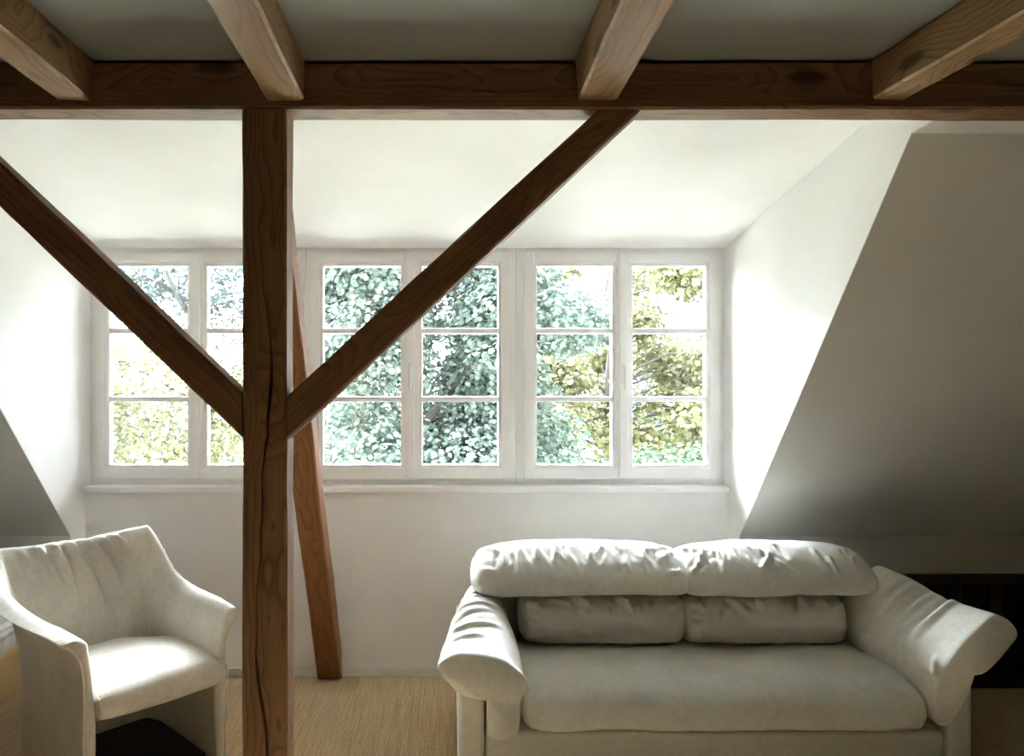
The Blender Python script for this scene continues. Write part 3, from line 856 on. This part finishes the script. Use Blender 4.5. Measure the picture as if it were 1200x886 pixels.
MB().tube(seat_pipe(.261), .0038, 6).build('seat_piping', M['piping'], chair, True)
# dark board closing the foot of the tub
bp = [(float(a[0]-outn_[0]*.006), float(a[1]-outn_[1]*.006)) for a, outn_ in list(zip(pu[6:-6, :2], outn[6:-6]))[::4]]
MB().prism(bp, 'z', .002, .016).build('base_board', M['black'], chair)

# ------------------------------------------------------------------ bed
BX, BY1, BL = -1.907, 3.70, 2.02
bed = empty('bed', (BX-.5, BY1-BL/2, 0)); tag(bed, 'pine bed frame at the left edge behind the armchair', 'bed')
bo = (BX-.5, BY1-BL/2, 0)
def bb(x0, x1, y0, y1, z0, z1, nm, mat, bev=.004):
    # long boards get their grain along their own length
    L = x1-x0 if (x1-x0) > max(y1-y0, z1-z0) else y1-y0 if (y1-y0) > (z1-z0) else z1-z0
    if L == y1-y0:
        ob = MB().box(0, y1-y0, -(x1-x0)/2, (x1-x0)/2, -(z1-z0)/2, (z1-z0)/2, bev).build(nm, mat, bed)
        ob.location = ((x0+x1)/2-bo[0], y0-bo[1], (z0+z1)/2); ob.rotation_euler = (0, 0, math.pi/2)
    elif L == z1-z0:
        ob = MB().box(0, z1-z0, -(y1-y0)/2, (y1-y0)/2, -(x1-x0)/2, (x1-x0)/2, bev).build(nm, mat, bed)
        ob.location = ((x0+x1)/2-bo[0], (y0+y1)/2-bo[1], z0); ob.rotation_euler = (0, -math.pi/2, 0)
    else:
        ob = MB().box(0, x1-x0, -(y1-y0)/2, (y1-y0)/2, -(z1-z0)/2, (z1-z0)/2, bev).build(nm, mat, bed)
        ob.location = (x0-bo[0], (y0+y1)/2-bo[1], (z0+z1)/2)
    return ob
bb(BX-.028, BX, BY1-BL, BY1, .205, .385, 'side_rail', M['pine'])
bb(BX-1.0, BX-.972, BY1-BL, BY1, .205, .385, 'side_rail', M['pine'])
bb(BX-.971, BX-.029, BY1-.028, BY1, .205, .385, 'end_rail', M['pine'])
bb(BX-.971, BX-.029, BY1-BL, BY1-BL+.028, .205, .385, 'end_rail', M['pine'])
for lx in (BX-.089, BX-.971):
    for ly in (BY1-.62, BY1-BL+.029):
        bb(lx, lx+.06, ly, ly+.06, .002, .37, 'leg', M['pine'])
bb(BX-.97, BX-.03, BY1-BL+.095, BY1-.095, .30, .325, 'slat_base', M['pine'])
# mattress with a topper, loose white cover
mt = empty('mattress', (BX-.5, BY1-BL/2, .326)); tag(mt, 'white mattress with topper lying in the pine bed frame', 'mattress')
def pad(nm, z0, z1, inset, seed):
    x0, x1, y0, y1 = BX-.955+inset-bo[0], BX-.045-inset-bo[0], BY1-BL+.05+inset-bo[1], BY1-.09-inset-bo[1]
    zc = (z0+z1)/2; hh = (z1-z0)/2
    sec = [(x0+.02, zc-hh), (0, zc-hh), (x1-.02, zc-hh), (x1, zc-hh*.4), (x1, zc+hh*.4), (x1-.03, zc+hh), (0, zc+hh*1.08), (x0+.03, zc+hh), (x0, zc+hh*.4), (x0, zc-hh*.4)]
    ys = [y0, y0+.02, y0+.08, 0, y1-.08, y1-.02, y1]
    kk = [.96, .985, 1, 1, 1, .985, .96]
    st = [[(x*k, y, zc+(z-zc)*(1 if 0 < n < 6 else .7)) for x, z in sec] for n, (y, k) in enumerate(zip(ys, kk))]
    fo = []
    rg = random.Random(seed)
    for _ in range(12):
        t = rg.uniform(.5, .98)
        fo.append((t, 5.2, t+rg.uniform(-.03, .03), 3.2, .02, .006))
    return loft(nm, st, [(y-y0)/(y1-y0) for y in ys], M['mattress'], mt, 130, 90, (.01, .01), 5, fo, [(4, .006, seed)])
pad('mattress_core', .002, .150, 0, 71)
pad('topper', .152, .245, .006, 72)

# ------------------------------------------------------------------ outside
# unseen pale slab added below the window to bounce skylight onto the dormer ceiling
struct('bounce_slab', MB().box(-5.0, 4.6, 4.465, 5.2, .24, .40), M['bounce_pale'])
struct('lawn', MB().box(-40, 40, 5.2, 60, -4.3, -4.1), M['lawn'])
def leaf_mesh(name, centres, radii, n, size, seed, flat=.6, maple=False, fill=.35):
    """n small folded leaves spread over the outsides of the given leafy clumps"""
    rg = np.random.default_rng(seed)
    centres = np.asarray(centres, float); radii = np.asarray(radii, float)
    if radii.ndim == 1: radii = np.stack([radii]*3, 1)
    wgt = (radii[:, 0]*radii[:, 2]); wgt /= wgt.sum()
    k = rg.choice(len(centres), n, p=wgt)
    d = rg.normal(size=(n, 3)); d /= np.linalg.norm(d, axis=1, keepdims=True)
    rad = 1 - fill*rg.random(n)**1.5
    pos = centres[k] + d*radii[k]*rad[:, None]*(1 + .12*rg.normal(size=(n, 1)))
    up = d*flat + np.array([0, -.15, .55]) + .45*rg.normal(size=(n, 3)); up /= np.linalg.norm(up, axis=1, keepdims=True)
    a = rg.normal(size=(n, 3)); a[:, 2] -= .5
    a -= up*(a*up).sum(1, keepdims=True); a /= np.linalg.norm(a, axis=1, keepdims=True)
    b = np.cross(up, a)
    s = size*(.65 + .7*rg.random(n))[:, None]
    if maple:
        shape = [(0, 0, 0), (.28, -.55, -.06), (.52, -.30, -.02), (.62, -.62, -.10), (1.05, 0, -.08), (.62, .62, -.10), (.52, .30, -.02), (.28, .55, -.06)]
    else:
        shape = [(0, 0, 0), (.38, -.36, .05), (1.0, 0, -.10), (.38, .36, .05)]
    m = len(shape)
    vs = np.stack([pos + s*(a*p + b*q_ + up*r) for p, q_, r in shape], 1).reshape(-1, 3)
    me = bpy.data.meshes.new(name)
    nf = n*2
    if maple:
        polys = [(0, 1, 2, 4), (0, 4, 6, 7), (2, 3, 4), (4, 5, 6)]
    else:
        polys = [(0, 1, 2), (0, 2, 3)]
    lv, ls, lt = [], [], []
    base = (np.arange(n)*m)
    cols = [base[:, None] + np.array(p)[None, :] for p in polys]
    per = np.concatenate(cols, 1).reshape(-1)
    sizes = np.tile(np.array([len(p) for p in polys]), n)
    starts = np.concatenate([[0], np.cumsum(sizes)[:-1]])
    me.vertices.add(len(vs)); me.vertices.foreach_set('co', vs.reshape(-1).astype(np.float32))
    me.loops.add(len(per)); me.loops.foreach_set('vertex_index', per.astype(np.int32))
    me.polygons.add(len(sizes)); me.polygons.foreach_set('loop_start', starts.astype(np.int32))
    me.polygons.foreach_set('loop_total', sizes.astype(np.int32))
    me.update(calc_edges=True); me.validate()
    return me

def tree(name, label, base, clumps, radii, n, size, leafmat, trunk_r, seed, group=None, maple=False, fill=.35, flat=.6, branch_every=3):
    root = empty(name, base); tag(root, label, 'tree' if 'tree' in name else 'shrub', group)
    rg = random.Random(seed); B = Vector(base)
    cl = [Vector(p)-B for p in clumps]
    me = leaf_mesh('crown', [tuple(p) for p in cl], radii, n, size, seed, flat, maple, fill)
    link('crown', me, leafmat, root)
    top = max(p.z for p in cl)
    tr = [Vector((rg.uniform(-.15, .15)*k, rg.uniform(-.15, .15)*k, top*k/6*.92)) for k in range(7)]; tr[0] = Vector((0, 0, 0))
    MB().tube(tr, [trunk_r*(1-.75*k/6) for k in range(7)], 10).build('trunk', M['bark'], root, True)
    for k, p in enumerate(cl):
        if k % branch_every: continue
        zz = max(.3, min(p.z - .5, top*.85)); f = zz/(top*.92)*6
        i = min(5, int(f)); st_ = tr[i].lerp(tr[i+1], f-i)
        mid_ = st_.lerp(p, .5) + Vector((rg.uniform(-.2, .2), rg.uniform(-.2, .2), rg.uniform(.0, .3)))
        r0 = max(.02, trunk_r*.28*(1-.5*f/6))
        MB().tube([st_, mid_, p, p + (p-mid_)*.25], [r0, r0*.6, r0*.35, r0*.12], 6).build('branch', M['bark'], root, True)
    return root

def clump_field(n, x, y, z, r, seed, keep=None):
    rg = random.Random(seed); cs, rs_ = [], []
    while len(cs) < n:
        p = (rg.uniform(*x), rg.uniform(*y), rg.uniform(*z))
        if keep and not keep(p): continue
        cs.append(p); q_ = rg.uniform(*r); rs_.append((q_*1.15, q_, q_*.8))
    return cs, rs_

M['leaf_teal'] = mat_leaf('ivy_leaf', [(0.026, 0.040, 0.031), (0.056, 0.078, 0.063), (0.084, 0.108, 0.090), (0.118, 0.140, 0.120)], .35)
M['leaf_yellow'] = mat_leaf('autumn_leaf', [(0.046, 0.046, 0.019), (0.077, 0.075, 0.033), (0.096, 0.092, 0.050), (0.081, 0.084, 0.054)], .3)
M['leaf_pale'] = mat_leaf('pale_yellow_leaf', [(0.072, 0.072, 0.031), (0.106, 0.102, 0.047), (0.132, 0.128, 0.072), (0.123, 0.123, 0.081)], .3)
M['leaf_blue'] = mat_leaf('conifer_needle', [(0.033, 0.046, 0.045), (0.050, 0.065, 0.064), (0.073, 0.089, 0.087)], .25)
M['leaf_green'] = mat_leaf('shrub_leaf', [(0.015, 0.028, 0.017), (0.028, 0.043, 0.028), (0.046, 0.059, 0.041)], .25)

# the big ivy-clad tree facing the middle window
cs, rs_ = clump_field(80, (-2.2, 1.9), (10.5, 12.8), (-.6, 4.0), (.40, .70), 101, lambda p: ((p[0]+.1 - .12*(2-p[2]))/2.05)**2 + ((p[1]-11.6)/1.3)**2 < 1)
tree('ivy_clad_tree', 'dense blue-green leafy tree behind the middle window', (0.0, 11.7, -4.1), cs, rs_, 85000, .066, M['leaf_teal'], .15, 1, 'trees outside the windows', maple=True)
cs, rs_ = clump_field(46, (1.3, 5.2), (14.6, 17), (.2, 4.6), (.35, .65), 102)
tree('maple_tree', 'yellow-green autumn tree with loose branches behind the right window', (3.0, 15.6, -4.1), cs, rs_, 20000, .088, M['leaf_yellow'], .2, 2, 'trees outside the windows', maple=True, fill=.7, branch_every=1)
cs, rs_ = clump_field(46, (-4.8, -1.9), (8.3, 9.3), (-.5, 2.35), (.35, .6), 103)
tree('yellow_shrub', 'tall pale yellow shrub behind the left window', (-3.4, 8.8, -4.1), cs, rs_, 24000, .062, M['leaf_pale'], .12, 3, None, fill=.6)
cs, rs_ = clump_field(60, (-9.5, -2.6), (18, 20), (.0, 5.2), (.6, 1.0), 104)
tree('conifer_tree', 'hazy blue-grey tree rising above the yellow shrub', (-6, 19, -4.1), cs, rs_, 24000, .12, M['leaf_blue'], .25, 4, 'trees outside the windows')
cs, rs_ = clump_field(26, (1.2, 3.2), (8.4, 9.3), (-.6, .62), (.30, .48), 105)
tree('green_shrub', 'rounded green shrub low behind the right window', (2.2, 8.8, -4.1), cs, rs_, 14000, .07, M['leaf_green'], .1, 5, None)
cs, rs_ = clump_field(50, (0, 12), (27, 30), (-2, 3.4), (1.0, 1.7), 106)
tree('far_tree', 'pale distant tree behind the yellow-green one', (6, 28.5, -4.1), cs, rs_, 16000, .2, M['leaf_green'], .3, 6, 'trees outside the windows')

# unseen leaf bank added to keep ground light off the main ceiling
cs, rs_ = clump_field(170, (-14, 14), (6.9, 7.2), (-3.9, -.75), (.35, .6), 107)
me = leaf_mesh('light_blocker', cs, rs_, 26000, .15, 17, .6, False, .4)
tag(link('light_blocker', me, M['leaf_green']), 'unseen dark green leaf bank blocking light from the ground', 'light_blocker', kind='stuff')

# ------------------------------------------------------------------ light
SUNX, SUNY, SUNZ, SKY_POW, SKY_GLOW, SKY_BASE = -0.36, 0.43, 0.86, 6.0, 56.0, 2.55
w = bpy.data.worlds.new('overcast'); bpy.context.scene.world = w; w.use_nodes = True
nt = w.node_tree; bg = nt.nodes['Background']
tc = nt.nodes.new('ShaderNodeTexCoord'); sp = nt.nodes.new('ShaderNodeSeparateXYZ')
nt.links.new(tc.outputs['Generated'], sp.inputs[0])
# overcast sky, brightest where the hidden sun stands: high beyond the windows
dt = nt.nodes.new('ShaderNodeVectorMath'); dt.operation = 'DOT_PRODUCT'
nt.links.new(tc.outputs['Generated'], dt.inputs[0]); dt.inputs[1].default_value = Vector((SUNX, SUNY, SUNZ)).normalized()
glow = math_node(nt, 'POWER', math_node(nt, 'MAXIMUM', dt.outputs['Value'], 0.0), SKY_POW)
stg = math_node(nt, 'ADD', math_node(nt, 'MULTIPLY', glow, SKY_GLOW), SKY_BASE)
bg.inputs[0].default_value = (0.865, 0.93, 1.0, 1)
nt.links.new(stg, bg.inputs[1])

# ------------------------------------------------------------------ camera
cd = bpy.data.cameras.new('camera'); cam = bpy.data.objects.new('camera', cd); C.objects.link(cam)
cam.location = (0, 0, EYE); cam.rotation_euler = (math.pi/2, 0, 0)
cd.sensor_width = 36.0; cd.lens = 36.0*FPX/1200
cd.shift_x = (600-VX)/1200; cd.shift_y = (VY-443)/1200
cd.clip_start = .05; cd.clip_end = 200
sc_ = bpy.context.scene; sc_.camera = cam
sc_.view_settings.view_transform = 'Standard'; sc_.view_settings.look = 'None'
sc_.view_settings.gamma = 1; sc_.view_settings.use_curve_mapping = False
sc_.view_settings.exposure = 3.02
cy = sc_.cycles
cy.max_bounces = 14; cy.diffuse_bounces = 10; cy.glossy_bounces = 4; cy.transparent_max_bounces = 24; cy.transmission_bounces = 8
cy.use_denoising = True; cy.sample_clamp_indirect = 0
cy.caustics_reflective = False; cy.caustics_refractive = False
